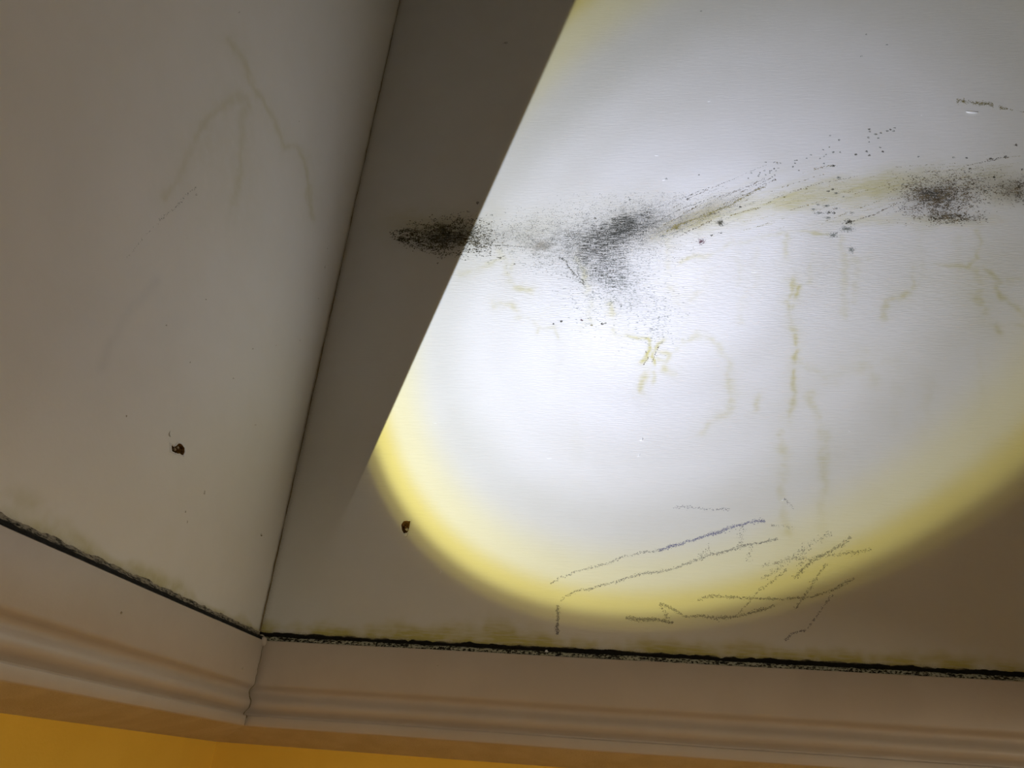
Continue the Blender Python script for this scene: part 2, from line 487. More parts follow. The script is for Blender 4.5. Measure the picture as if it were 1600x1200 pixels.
def stains_right(U, V, A, Zg):
    n1 = fbm(A, Zg, 14, 5); n2 = fbm(A + 7, Zg, 60, 3)
    Uw = U + (fbm(A, Zg + 3, 45, 3) - .5) * 16; Vw = V + (fbm(A + 5, Zg, 45, 3) - .5) * 16
    y = np.zeros(U.shape)
    for poly, wd, s in Y_RIGHT:
        k = wd * (0.55 + 0.9 * n2)
        d = seg_dist(Uw, Vw, poly)
        y = np.maximum(y, s * 1.15 * np.exp(-(d / k) ** 2) * np.clip(n2 * 2.2 - .45, 0, 1.3) * (.3 + 1.2 * n1) + s * 0.24 * np.exp(-(d / (3.5 * wd)) ** 2) * (.4 + n1))
    for b in [(1235, 315, 85, 18, -12, .42), (1180, 330, 100, 22, -18, .24), (1370, 297, 75, 26, -8, .55), (1480, 275, 120, 20, -4, .30),
              (1465, 346, 85, 9, 0, .45), (1340, 345, 70, 10, -4, .25), (1560, 300, 60, 26, 0, .35), (1090, 340, 70, 18, -22, .35),
              (960, 345, 150, 50, -8, .20), (790, 365, 90, 42, 0, .17), (665, 352, 60, 22, 0, .42), (1280, 420, 330, 60, 0, .075), (1530, 470, 90, 120, 0, .10),
              (1200, 560, 300, 120, 0, .035), (1300, 520, 140, 60, 0, .05), (960, 480, 120, 80, 0, .06)]:
        y = y + b[5] * blob(Uw, Vw, *b[:5]) * (0.35 + 1.2 * n1)
    # streaky wipe marks running up to the right
    sx = (U * 0.93 - V * 0.36); sy = (V * 0.93 + U * 0.36)
    st = fbm(sx / 260, sy / 9, 1.0, 3)
    y = y + 0.5 * np.clip(st - .52, 0, 1) * (blob(U, V, 1180, 320, 150, 45, -18) + .8 * blob(U, V, 1380, 300, 190, 45, -8))
    # band of seepage above the sealant
    hb = 0.007 + 0.030 * np.clip(fbm(A, Zg * 0 + 2, 9, 3) - .34, 0, 1) + 0.010 * (n2 - .4)
    hb = np.maximum(hb + 0.013 * np.exp(-((A - .25) / .11) ** 2), .002)
    y = y + 1.0 * np.exp(-(np.clip(Zg - .003, 0, 9) / hb) ** 3) * np.clip(fbm(A, Zg, 34, 3) * 2.2 - .25, 0, 1)
    br = (.75 * blob(Uw, Vw, 845, 384, 17, 5, 0) + .35 * blob(Uw, Vw, 1460, 308, 60, 30) + .5 * blob(Uw, Vw, 1595, 298, 45, 22)
          + .30 * blob(Uw, Vw, 1540, 285, 60, 22) + .22 * blob(Uw, Vw, 1000, 360, 80, 30, -20) + .42 * blob(Uw, Vw, 1085, 338, 75, 17, -22)
          + .20 * blob(Uw, Vw, 680, 370, 50, 20))
    br = br * (0.3 + 1.3 * n1)
    br = br + .35 * np.exp(-(A / .006) ** 2) * (0.4 + n1)                 # brown tint along the corner
    br = br + .8 * np.exp(-(np.clip(Zg, 0, 9) / .004) ** 2) * (0.3 + n2)
    so = (.62 * blob(Uw, Vw, 690, 370, 55, 22) + .38 * blob(Uw, Vw, 790, 368, 80, 24) + .66 * blob(Uw, Vw, 958, 364, 108, 38, -14)
          + .16 * blob(Uw, Vw, 1010, 334, 58, 18, -20) + .45 * blob(Uw, Vw, 950, 425, 60, 36) + .26 * blob(Uw, Vw, 985, 470, 70, 40)
          + .75 * blob(Uw, Vw, 1460, 308, 44, 24) + .45 * blob(Uw, Vw, 1485, 340, 50, 9) + .4 * blob(Uw, Vw, 1598, 300, 32, 16)
          + .25 * blob(Uw, Vw, 1530, 292, 40, 15))
    so = so * (0.72 + 0.45 * n1)
    ck = (blob(U, V, 960, 470, 150, 110) + .75 * blob(U, V, 1300, 420, 330, 110) + .4 * blob(U, V, 1050, 660, 250, 90) + .45 * blob(U, V, 800, 420, 120, 60)) * (.4 + n1)
    return {'yellow': y, 'brown': br, 'soot': so, 'crackle': ck}


Y_LEFT = [
    ([(362, 60), (372, 80), (392, 130), (418, 172), (438, 205), (448, 228), (463, 232), (478, 248), (484, 290), (488, 340)], 5, .42),
    ([(450, 228), (462, 230), (470, 240)], 4, .35),
    ([(260, 305), (285, 265), (305, 225), (318, 195), (340, 172), (362, 155), (376, 150), (384, 165), (380, 200), (376, 250), (366, 320)], 6, .32),
    ([(345, 165), (378, 152)], 9, .34), ([(330, 200), (320, 240)], 16, .12), ([(372, 260), (362, 345)], 12, .13),
]


def stains_left(U, V, A, Zg):
    n1 = fbm(A + 31, Zg, 14, 5); n2 = fbm(A + 37, Zg, 60, 3)
    Uw = U + (fbm(A + 31, Zg + 3, 30, 3) - .5) * 14; Vw = V + (fbm(A + 35, Zg, 30, 3) - .5) * 14
    y = np.zeros(U.shape)
    for poly, wd, s in Y_LEFT:
        d = seg_dist(Uw, Vw, poly)
        y = np.maximum(y, .62 * s * np.exp(-(d / (wd * (.6 + .8 * n2))) ** 2) * (.4 + n1) + .2 * s * np.exp(-(d / (4 * wd)) ** 2))
    y = y + .10 * blob(U, V, 350, 250, 90, 110)
    hb = 0.003 + 0.020 * np.exp(-((A - .46) / .08) ** 2) + 0.013 * np.clip(fbm(A, Zg * 0 + 6, 22, 2) - .45, 0, 1) * 2
    y = y + 0.65 * np.exp(-(np.clip(Zg - .003, 0, 9) / hb) ** 3) * np.clip(fbm(A + 3, Zg, 34, 3) * 2.0 - .25, 0, 1)
    br = .35 * np.exp(-(A / .004) ** 2) * (.4 + n1) + .6 * np.exp(-(np.clip(Zg, 0, 9) / .0035) ** 2) * (.3 + n2)
    so = (.12 * np.exp(-(seg_dist(Uw, Vw, [(160, 575), (168, 545), (185, 515), (205, 485), (245, 440)]) / 9) ** 2)
          + .10 * blob(U, V, 120, 280, 60, 90) + .08 * blob(U, V, 150, 480, 90, 60) + .06 * blob(U, V, 250, 200, 60, 60)) * (.3 + 1.2 * n1)
    return {'yellow': y, 'brown': br, 'soot': so, 'crackle': np.zeros(U.shape)}


# nail / fixing holes, outlines in photograph pixels
hole_l_px = np.array([(269, 694), (274, 698), (279, 693), (285, 695), (288, 700), (288, 706), (286, 711), (281, 709), (275, 708), (269, 705)])
hole_r_px = np.array([(631, 814.5), (636, 814), (641, 814.5), (640, 822), (638.5, 828), (636, 832), (631, 833), (628, 828), (627, 820)])
hl = on_left(hole_l_px) * np.array([-1, 1])       # (a = -y, z)
hr = on_right(hole_r_px)

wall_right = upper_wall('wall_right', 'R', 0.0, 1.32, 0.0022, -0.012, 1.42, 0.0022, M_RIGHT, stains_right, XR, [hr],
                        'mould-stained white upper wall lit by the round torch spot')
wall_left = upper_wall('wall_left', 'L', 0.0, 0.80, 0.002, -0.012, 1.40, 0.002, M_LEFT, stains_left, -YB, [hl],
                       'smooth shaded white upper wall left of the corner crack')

# ------------------------------------------------------------------ casing, soffit, lower walls
PROFILE = [(0.0, -0.0108), (0.0150, -0.0104), (0.0163, -0.0116), (0.0177, -0.0625), (0.0174, -0.0650), (0.0160, -0.0672), (0.0118, -0.0692), (0.0086, -0.0714),
           (0.0078, -0.0742), (0.0094, -0.0778), (0.0130, -0.0815), (0.0156, -0.0850), (0.0160, -0.0885), (0.0146, -0.0922), (0.0106, -0.0954),
           (0.0066, -0.0976), (0.0050, -0.0998), (0.0054, -0.1014), (0.0142, -0.1022), (0.0150, -0.1032), (0.0147, -0.1132), (0.0140, -0.1142), (0.0, -0.1160)]
SOFFIT = [(0.0118, -0.1141), (0.0, -0.1186), (-0.025, -0.1264), (-0.0500, -0.1330), (-0.0515, -0.1200), (0.0, -0.1125)]


def place_side(side, a, mm, z):
    return (a, -mm, z) if side == 'R' else (mm, -a, z)


def sweep(name, prof, side, far, mat, parent=None, wob=0.0, step=0.012, closed=True, near=0.0):
    """sweep a profile (m = stand-off from the wall, z) along the wall from its mitre in the corner"""
    n = int(far / step) + 1
    P = len(prof)
    verts = []
    for i in range(n):
        t = i / (n - 1)
        dz = wob * (fbm(np.array([t * far]), np.array([3.0 if side == 'R' else 8.0]), 7, 3)[0] - .5) * min(1, t * far / .05)
        for mm, z in prof:
            a = mm + near + (far - mm - near) * t
            verts.append(place_side(side, a, mm, z + dz))
    faces = []
    K = P if closed else P - 1
    for i in range(n - 1):
        for j in range(K):
            j2 = (j + 1) % P
            f = [i * P + j, i * P + j2, (i + 1) * P + j2, (i + 1) * P + j]
            faces.append(f if side == 'L' else f[::-1])
    if closed:
        faces.append(list(range(P))); faces.append(list(range((n - 1) * P, n * P))[::-1])
    o = mesh_obj(name, verts, faces, mat, parent, True)
    mod = o.modifiers.new('edges', 'EDGE_SPLIT'); mod.split_angle = math.radians(50)
    return o


trim_left = tag(sweep('trim_1', PROFILE, 'L', -YB, M_CASING, None, 0.0012),
                'white beaded casing running along the foot of the left upper wall', 'casing', 'structure')
trim_right = tag(sweep('trim_2', PROFILE, 'R', XR, M_CASING, None, 0.0012),
                 'white beaded casing running along the foot of the mouldy right wall', 'casing', 'structure')
tag(sweep('soffit', SOFFIT, 'L', -YB, M_SOFFIT, trim_left), 'shaded tan underside behind the casing')
tag(sweep('soffit', SOFFIT, 'R', XR, M_SOFFIT, trim_right), 'stippled tan underside behind the casing')


def box(name, x0, x1, y0, y1, z0, z1, mat, label, kind='structure', cat='wall'):
    v = [(x, y, z) for z in (z0, z1) for y in (y0, y1) for x in (x0, x1)]
    f = [(0, 2, 3, 1), (4, 5, 7, 6), (0, 1, 5, 4), (2, 6, 7, 3), (0, 4, 6, 2), (1, 3, 7, 5)]
    return tag(mesh_obj(name, v, f, mat), label, cat, kind)


RB = 0.050
ZC = -0.131
box('wall_lower_left', -RB - 0.10, -RB, RY, RB, ZF, ZC, M_YELLOW, 'warm yellow lower wall left of the corner, under the casing')
box('wall_lower_right', -RB, RX, RB, RB + 0.10, ZF, ZC, M_YELLOW, 'warm yellow lower wall right of the corner, under the casing')
box('wall_end', RX, RX + 0.1, RY, RB + 0.1, ZF, ZC, M_GREIGE, 'grey wall closing the lower room on the right')
box('wall_back', -RB - 0.1, RX + 0.1, RY - 0.1, RY, ZF, ZC, M_GREIGE, 'grey wall behind the viewer')
box('wall_shaft_end', XR, XR + 0.1, YB - 0.1, 0.12, ZC, ZT, M_WHITE, 'plain white right-hand side of the upper shaft')
box('wall_shaft_near', -0.12, XR, YB - 0.1, YB, ZC, ZT, M_WHITE, 'plain white near side of the upper shaft, above the viewer')
box('ceiling_shaft', -0.12, XR + 0.1, YB - 0.1, 0.12, ZT, ZT + 0.1, M_WHITE, 'plain white top of the upper shaft', cat='ceiling')
cx = [(-RB - .1, RY - .1), (RX + .1, RY - .1), (RX + .1, RB + .1), (XR, RB + .1), (XR, YB), (-RB - .1, YB)]
cv = [(x, y, z) for z in (ZC, ZC + .08) for x, y in cx]
tag(mesh_obj('ceiling', cv, [(0, 5, 4, 3, 2, 1), (6, 7, 8, 9, 10, 11)] + [(k, (k + 1) % 6, 6 + (k + 1) % 6, 6 + k) for k in range(6)], M_SOFFIT),
    'tan stippled ceiling of the lower room around the shaft opening', 'ceiling', 'structure')
box('floor', -RB - 0.1, RX + 0.1, RY - 0.1, 0.15, ZF - 0.1, ZF, M_FLOOR, 'brown floor of the lower room', cat='floor')


# ------------------------------------------------------------------ mouldy sealant along the casing top
def sealant(side, far, parent):
    step = 0.0025
    n = int(far / step) + 1
    cross = np.array([(-0.001, 0.0036), (0.0006, 0.0014), (0.0015, -0.0018), (0.0040, -0.0064), (0.0075, -0.0064), (0.0105, -0.0050), (0.0138, -0.0066), (0.0158, -0.0106)])
    K = len(cross)
    a = np.linspace(0, 1, n)
    verts = np.zeros((n, K, 3)); ac = np.zeros((n, K))
    for j, (mm, z) in enumerate(cross):
        aa = mm + (far - mm) * a
        s = 40.0 if side == 'L' else 11.0
        r = (fbm(aa + s, np.full(n, j * .31), 90, 3) - .5)
        dz = r * (0.0042 if j < 2 else 0.0022 if j < K - 1 else 0.0008)
        dm = (fbm(aa + s + 9, np.full(n, j * .4), 120, 2) - .5) * (0.0022 if 0 < j < K - 1 else 0.0)
        if side == 'R':
            verts[:, j] = np.stack([aa, -(mm + dm), z + dz], -1)
        else:
            verts[:, j] = np.stack([mm + dm, -aa, z + dz], -1)
        ac[:, j] = j / (K - 1)
    idx = np.arange(n * K).reshape(n, K)
    q = np.stack([idx[:-1, :-1], idx[1:, :-1], idx[1:, 1:], idx[:-1, 1:]], -1).reshape(-1, 4)
    if side == 'R':
        q = q[:, ::-1]
    o = fast_mesh('sealant_bead', verts.reshape(-1, 3), [q], M_SEAL_R if side == 'R' else M_SEAL_L, parent, True)
    o.data.attributes.new('across', 'FLOAT', 'POINT').data.foreach_set('value', ac.ravel().astype(np.float32))
    return tag(o, 'black mouldy sealant joint with pale specks')


sealant('L', -YB, trim_left)
sealant('R', XR, trim_right)


# ------------------------------------------------------------------ corner crack, mitre crack
def ribbon(name, pts, nrm, widths, mat, parent):
    pts = np.asarray(pts, float); n = len(pts)
    tan = np.gradient(pts, axis=0)
    tan /= np.linalg.norm(tan, axis=1)[:, None] + 1e-12
    side = np.cross(tan, nrm); side /= np.linalg.norm(side, axis=1)[:, None] + 1e-12
    wv = np.asarray(widths)[:, None]
    v = np.concatenate([pts - side * wv, pts + np.asarray(nrm) * 0.0003, pts + side * wv])
    f = []
    for i in range(n - 1):
        f += [(i, i + 1, n + i + 1, n + i), (n + i, n + i + 1, 2 * n + i + 1, 2 * n + i)]
    return mesh_obj(name, v, f, mat, parent, True)


zz = np.arange(0.003, 1.5, 0.004)
jit = (fbm(zz, zz * 0 + 1.7, 60, 3) - .5) * 0.0012
wd = 0.00030 + 0.0008 * np.clip(fbm(zz, zz * 0 + 5.7, 25, 3) - .40, 0, 1) * 2 + 0.0007 * np.exp(-zz / .05)
tag(ribbon('corner_crack', np.stack([0.0014 + jit, -0.0014 + jit, zz], -1), np.array([0.7071, -0.7071, 0]), wd, M_CRACK, wall_right),
    'fine dark crack down the corner')
cp = []
pr = PROFILE[2:22]
for (m0, z0), (m1, z1) in zip(pr[:-1], pr[1:]):
    k = max(2, int(math.hypot(m1 - m0, z1 - z0) / 0.0012))
    for i in range(k):
        t = i / k
        cp.append((m0 + (m1 - m0) * t, z0 + (z1 - z0) * t))
cp = np.array(cp)
jj = (fbm(cp[:, 1], cp[:, 1] * 0 + 2.2, 160, 2) - .5) * 0.004
cw = 0.0002 + 0.0008 * np.clip((-cp[:, 1] - .060) / .02, 0, 1) * np.clip(fbm(cp[:, 1], cp[:, 1] * 0 + 8.2, 200, 2) * 2 - .3, 0.15, 1.3)
cw = np.where(cp[:, 1] < -.105, .0002, cw)
tag(ribbon('mitre_crack', np.stack([cp[:, 0] + .0008 + jj * .5, -cp[:, 0] - .0008 + jj * .5, cp[:, 1]], -1), np.array([0.7071, -0.7071, 0]), cw, M_CRACK, trim_right),
    'ragged dark crack in the casing mitre')


def lump(name, c, r, mat, parent, seed=0, seg=12, rings=7, amp=.12):
    v, f = [], []
    for i in range(rings + 1):
        ph = math.pi * i / rings
        for j in range(seg):
            th = 2 * math.pi * j / seg
            k = 1 + amp * (float(vnoise(np.array([seed + 2 * math.cos(th) + 9]), np.array([2 * ph + math.sin(th) + 9]))[0]) - .5) * 2
            v.append((c[0] + r[0] * k * math.sin(ph) * math.cos(th), c[1] + r[1] * k * math.sin(ph) * math.sin(th), c[2] + r[2] * k * math.cos(ph)))
    for i in range(rings):
        for j in range(seg):
            f.append((i * seg + j, (i + 1) * seg + j, (i + 1) * seg + (j + 1) % seg, i * seg + (j + 1) % seg))
    return mesh_obj(name, v, f, mat, parent, True)


tag(lump('filler_blob', (0.0155, -0.0155, -0.0125), (0.0055, 0.0055, 0.0065), M_CASING, trim_right, 3), 'small painted blob of filler on the mitre')
tag(lump('filler_blob', (0.0075, -0.0075, -0.0055), (0.0050, 0.0045, 0.0030), M_PLASTER, trim_right, 8, amp=.4), 'crumbling grey filler in the corner joint')
tag(lump('filler_blob', (0.392, -0.011, -0.0055), (0.0022, 0.002, 0.0022), M_FLAKE, trim_right, 5, amp=.3), 'tiny white blob on the black sealant')


# ------------------------------------------------------------------ flecks: mould and pencil marks as low relief on the wall
def flecks(name, side, px, size, aspect, ang, mat, parent, label=None, stuff=False):
    """px (n,2) photograph pixels; size = half length in metres; ang = direction on the wall (radians)"""
    p = on_right(px) if side == 'R' else on_left(px) * np.array([-1, 1])
    n = len(p)
    size = np.broadcast_to(size, (n,)); ang = np.broadcast_to(ang, (n,)); aspect = np.broadcast_to(aspect, (n,))
    ux, uz = np.cos(ang) * size, np.sin(ang) * size
    vx, vz = -np.sin(ang) * size * aspect, np.cos(ang) * size * aspect
    corners = []
    jr = 0.65 + 0.7 * rng.random((n, 5))
    off = [(1, 0), (.25, 1), (-.9, .45), (-.75, -.6), (.3, -1)]
    for k, (s, t) in enumerate(off):
        corners.append(np.stack([p[:, 0] + (ux * s + vx * t) * jr[:, k], p[:, 1] + (uz * s + vz * t) * jr[:, k]], -1))
    corners.append(p)
    q = np.stack(corners, 1)                      # n, 6, 2 in (a, z)
    rel = (fbm(q[..., 0] + 3, q[..., 1] + 9, 3.0, 3) - 0.5) * 0.0016
    d = rel - 0.00018
    d[:, 5] -= np.minimum(size * .35, .0005)
    if side == 'R':
        v = np.stack([q[..., 0], d, q[..., 1]], -1)
    else:
        v = np.stack([-d, -q[..., 0], q[..., 1]], -1)
    b = np.arange(n)[:, None] * 6
    f = np.concatenate([b + np.array([[k, (k + 1) % 5, 5]]) for k in range(5)])
    if side == 'L':
        f = f[:, ::-1]
    o = fast_mesh(name, v.reshape(-1, 3), [f], mat, parent)
    if stuff: o['kind'] = 'stuff'
    return tag(o, label)


def sample(density, box_, n):
    x0, y0, x1, y1 = box_
    out = []
    tot = 0
    while tot < n:
        U = rng.uniform(x0, x1, n * 3); V = rng.uniform(y0, y1, n * 3)
        nz = fbm(U / 1000, V / 1000, 45, 4)
        nz2 = fbm(U / 1000 + 5, V / 400, 110, 2)
        k = rng.random(n * 3) < density(U, V) * np.clip(.25 + (nz - .25) * 1.3, 0, 1.0) * np.clip((nz2 - .2) * 2, .1, 1.2)
        out.append(np.stack([U[k], V[k]], -1)); tot += k.sum()
    return np.concatenate(out)[:n]


def spindle(U, V):
    t = np.clip((U - 610) / 135, 0, 1)
    half = 4 + 24 * np.sin(t * math.pi * .62) ** .9
    cy = 366 + 6 * t
    core = np.exp(-np.abs((V - cy) / half) ** 4)
    return np.where((U > 609) & (U < 790), core * np.where(U > 735, np.exp(-((U - 735) / 30) ** 2), 1), 0) * (1.1 - .35 * t)


# each patch is too fine to count: its specks are one part
P = sample(spindle, (605, 325, 790, 415), 3600)
flecks('mould_patch', 'R', P, rng.uniform(.0005, .0016, len(P)), rng.uniform(.35, .8, len(P)), rng.uniform(-.5, .5, len(P)), M_SPINDLE, wall_right,
       'spindle-shaped black mould patch in the shaded strip', True)
P = np.concatenate([sample(lambda U, V: .5 * blob(U, V, 800, 365, 75, 24) + .5 * blob(U, V, 860, 380, 45, 14), (730, 320, 920, 410), 2500),
                    sample(lambda U, V: .5 * np.clip(blob(U, V, 955, 364, 110, 42, -14) * 2.0, 0, 1), (820, 300, 1090, 430), 7400),
                    sample(lambda U, V: .5 * np.clip(blob(U, V, 1005, 336, 62, 20, -18) * 1.5, 0, 1), (920, 300, 1090, 370), 420),
                    sample(lambda U, V: .5 * np.clip(blob(U, V, 1075, 340, 75, 11, -22) * 1.5, 0, 1), (980, 290, 1160, 390), 600),
                    sample(lambda U, V: .5 * np.clip(blob(U, V, 985, 376, 50, 15, -22) * 1.5, 0, 1), (920, 340, 1050, 410), 160)])
flecks('mould_patch', 'R', P, rng.uniform(.0003, .0010, len(P)), rng.uniform(.3, .6, len(P)), rng.normal(.16, .30, len(P)), M_SMEAR, wall_right,
       'large smeared grey mould patch left of centre in the light', True)
P = sample(lambda U, V: blob(U, V, 945, 425, 52, 30) + .7 * blob(U, V, 965, 470, 55, 34) + .4 * blob(U, V, 1030, 505, 24, 34) + .25 * blob(U, V, 810, 400, 90, 16), (760, 390, 1090, 560), 1900)
flecks('mould_patch', 'R', P, rng.uniform(.0006, .0022, len(P)), rng.uniform(.10, .25, len(P)), rng.normal(0, .12, len(P)), M_GREY, wall_right,
       'fine grey mould lying in the horizontal brush grooves', True)
P = np.concatenate([sample(lambda U, V: .8 * np.clip(blob(U, V, 1463, 308, 52, 24) * 1.4, 0, 1), (1385, 262, 1550, 355), 3600),
                    sample(lambda U, V: .95 * blob(U, V, 1490, 341, 38, 6), (1410, 325, 1545, 360), 700)])
flecks('mould_patch', 'R', P, rng.uniform(.0005, .0013, len(P)), rng.uniform(.3, .7, len(P)), rng.normal(.05, .35, len(P)), M_MOULDB, wall_right,
       'dark brown-black mould patch near the right edge', True)
P = np.concatenate([sample(lambda U, V: .95 * blob(U, V, 1600, 298, 34, 14), (1540, 260, 1650, 340), 1100),
                    sample(lambda U, V: .7 * blob(U, V, 1530, 288, 45, 18), (1460, 255, 1600, 330), 500)])
flecks('mould_patch', 'R', P, rng.uniform(.0004, .0012, len(P)), rng.uniform(.3, .7, len(P)), rng.normal(.05, .35, len(P)), M_MOULDB, wall_right,
       'rusty brown mould patch cut by the right edge', True)


def stroke(name, side, poly, wd, dens, mat, parent, size=(.0004, .0010), label=None, fade=True):
    poly = np.asarray(poly, float)
    seg = np.linalg.norm(np.diff(poly, axis=0), axis=1)
    L = np.concatenate([[0], np.cumsum(seg)])
    n = max(8, int(L[-1] * wd * dens))
    t = rng.random(n) * L[-1]
    x = np.interp(t, L, poly[:, 0]); y = np.interp(t, L, poly[:, 1])
    k = np.clip(np.searchsorted(L, t) - 1, 0, len(seg) - 1)
    d = np.diff(poly, axis=0) / seg[:, None]
    tx, ty = d[k, 0], d[k, 1]
    # rounded corners and a slightly unsteady hand
    wob = (fbm(t / 100, t * 0 + len(poly) + poly[0, 0] / 50, 4, 3) - .5) * min(7, wd * 2.2)
    press = .55 + .6 * vnoise(t / 23, t * 0 + poly[0, 0] / 7)
    off = rng.normal(0, .36, n) * wd * press + wob
    ok = rng.random(n) < (press * 1.1 - .05)
    px = np.stack([x - ty * off, y + tx * off], -1)[ok]
    ang = np.arctan2(-ty, tx)[ok] * .8 + rng.normal(0, .3, ok.sum())
    return flecks(name, side, px, rng.uniform(*size, ok.sum()), rng.uniform(.35, .7, ok.sum()), ang, mat, parent, label)


STREAKS = [
    ([(1075, 310), (1140, 282)], 1.6, M_MOULDB, .5), ([(1050, 325), (1095, 302)], 1.6, M_MOULDB, .5), ([(1120, 310), (1195, 281)], 2, M_MOULDB, .6),
    ([(1050, 356), (1130, 325), (1197, 289)], 2.6, M_OLIVE, 1.1), ([(1130, 321), (1212, 280)], 1.8, M_MOULDB, .6), ([(1062, 368), (1112, 345)], 1.8, M_MOULDB, .8),
    ([(1140, 338), (1185, 324)], 2.2, M_OLIVE, .9), ([(1185, 325), (1215, 308), (1260, 292), (1340, 275)], 1.5, M_MOULDB, .35), ([(1272, 264), (1302, 259)], 2, M_OLIVE, .9),
    ([(1320, 350), (1365, 336), (1402, 319)], 1.4, M_MOULDB, .8), ([(1540, 250), (1576, 245)], 1.5, M_MOULDB, .8), ([(1510, 259), (1560, 249)], 1.4, M_MOULDB, .7),
    ([(1112, 368), (1128, 363)], 1.8, M_MOULD, .9), ([(1020, 350), (1075, 322), (1120, 305)], 2, M_MOULD, .6), ([(1035, 352), (1100, 318)], 2, M_MOULDB, .7),
    ([(1040, 362), (1090, 340), (1140, 322)], 2.2, M_OLIVE, .9), ([(1010, 330), (1060, 312), (1110, 292)], 1.5, M_MOULD, .5), ([(1155, 300), (1205, 278)], 1.4, M_MOULDB, .5),
    ([(1090, 345), (1170, 312)], 1.4, M_MOULDB, .6), ([(1200, 300), (1290, 272)], 1.2, M_OLIVE, .4), ([(1230, 330), (1330, 300)], 1.3, M_OLIVE, .35),
    ([(1290, 345), (1380, 312)], 1.2, M_OLIVE, .4), ([(1330, 305), (1400, 285)], 1.2, M_OLIVE, .45), ([(1180, 355), (1240, 338)], 1.2, M_OLIVE, .3),
    ([(1400, 262), (1500, 255)], 1.2, M_OLIVE, .35), ([(1440, 270), (1540, 262)], 1.2, M_MOULDB, .35), ([(1495, 155), (1510, 158), (1530, 161), (1552, 166)], 5, M_OLIVE, 1.3),
    ([(1560, 168), (1575, 171)], 4, M_OLIVE, 1.2), ([(1578, 171), (1612, 177)], 2, M_OLIVE, .6), ([(765, 384), (830, 386)], 1.6, M_MOULD, .7), ([(745, 380), (800, 384)], 1.3, M_MOULD, .5),
    ([(873, 402), (884, 407), (889, 418), (898, 428)], 3.2, M_MOULD, 1.1), ([(893, 425), (905, 435), (913, 442)], 3, M_MOULD, 1.0), ([(904, 418), (903, 426), (906, 431)], 2.2, M_MOULD, .9),
    ([(885, 432), (902, 438), (912, 446)], 2, M_MOULD, .8), ([(640, 371), (652, 376), (664, 384), (678, 392)], 2.2, M_MOULD, 1.1), ([(682, 394), (690, 395)], 1.6, M_MOULD, .9), ([(714, 397), (726, 399)], 1.6, M_MOULD, .9),
    ([(1025, 498), (1045, 492)], 1.6, M_GREY, .9), ([(1008, 545), (1012, 560), (1005, 570)], 1.5, M_MOULDB, .7), ([(1030, 540), (1022, 556), (1018, 566)], 1.5, M_MOULDB, .7),
    ([(1470, 350), (1500, 346)], 1.6, M_MOULD, .7), ([(1480, 338), (1515, 336)], 2, M_MOULD, .9),
]
for poly, wd_, mt, dn in STREAKS:
    stroke('mould_streak', 'R', poly, wd_, dn, mt, wall_right, (.0004, .0012))

def streak_bundle(zone, n, slope, mat, label):
    out, an = [], []
    for k in range(n):
        c0 = zone()
        L = rng.uniform(12, 60); sl = slope + rng.normal(0, .03)
        m_ = int(L * rng.uniform(.5, 1.3))
        t = rng.uniform(-.5, .5, m_) * L
        bow = (t / L) ** 2 * rng.normal(0, 3)
        out.append(np.stack([c0[0] + t, c0[1] + sl * t + bow + rng.normal(0, .45, m_)], -1)); an.append(np.full(m_, -math.atan(sl)))
    out = np.concatenate(out); an = np.concatenate(an)
    return flecks('mould_streak', 'R', out, rng.uniform(.0003, .0009, len(out)), rng.uniform(.2, .45, len(out)), an + rng.normal(0, .15, len(out)), mat, wall_right, label, True)


def tail_zone(a, b, spread):
    def z():
        t = rng.random()
        return (a[0] + (b[0] - a[0]) * t, a[1] + (b[1] - a[1]) * t + rng.normal(0, spread))
    return z


streak_bundle(tail_zone((1010, 362), (1170, 302), 13), 80, -.42, M_SMEAR, 'fan of fine grey wipe streaks right of the large mould patch')
streak_bundle(tail_zone((1030, 365), (1130, 325), 8), 60, -.42, M_OLIVEP, 'olive wipe streaks at the tail of the large mould patch')
streak_bundle(tail_zone((1180, 320), (1420, 295), 18), 60, -.26, M_OLIVEP, 'faint olive wipe streaks between the two mould patches')
streak_bundle(tail_zone((1420, 272), (1620, 262), 12), 30, -.12, M_OLIVEP, 'faint brown wipe streaks above the right-hand mould patch')

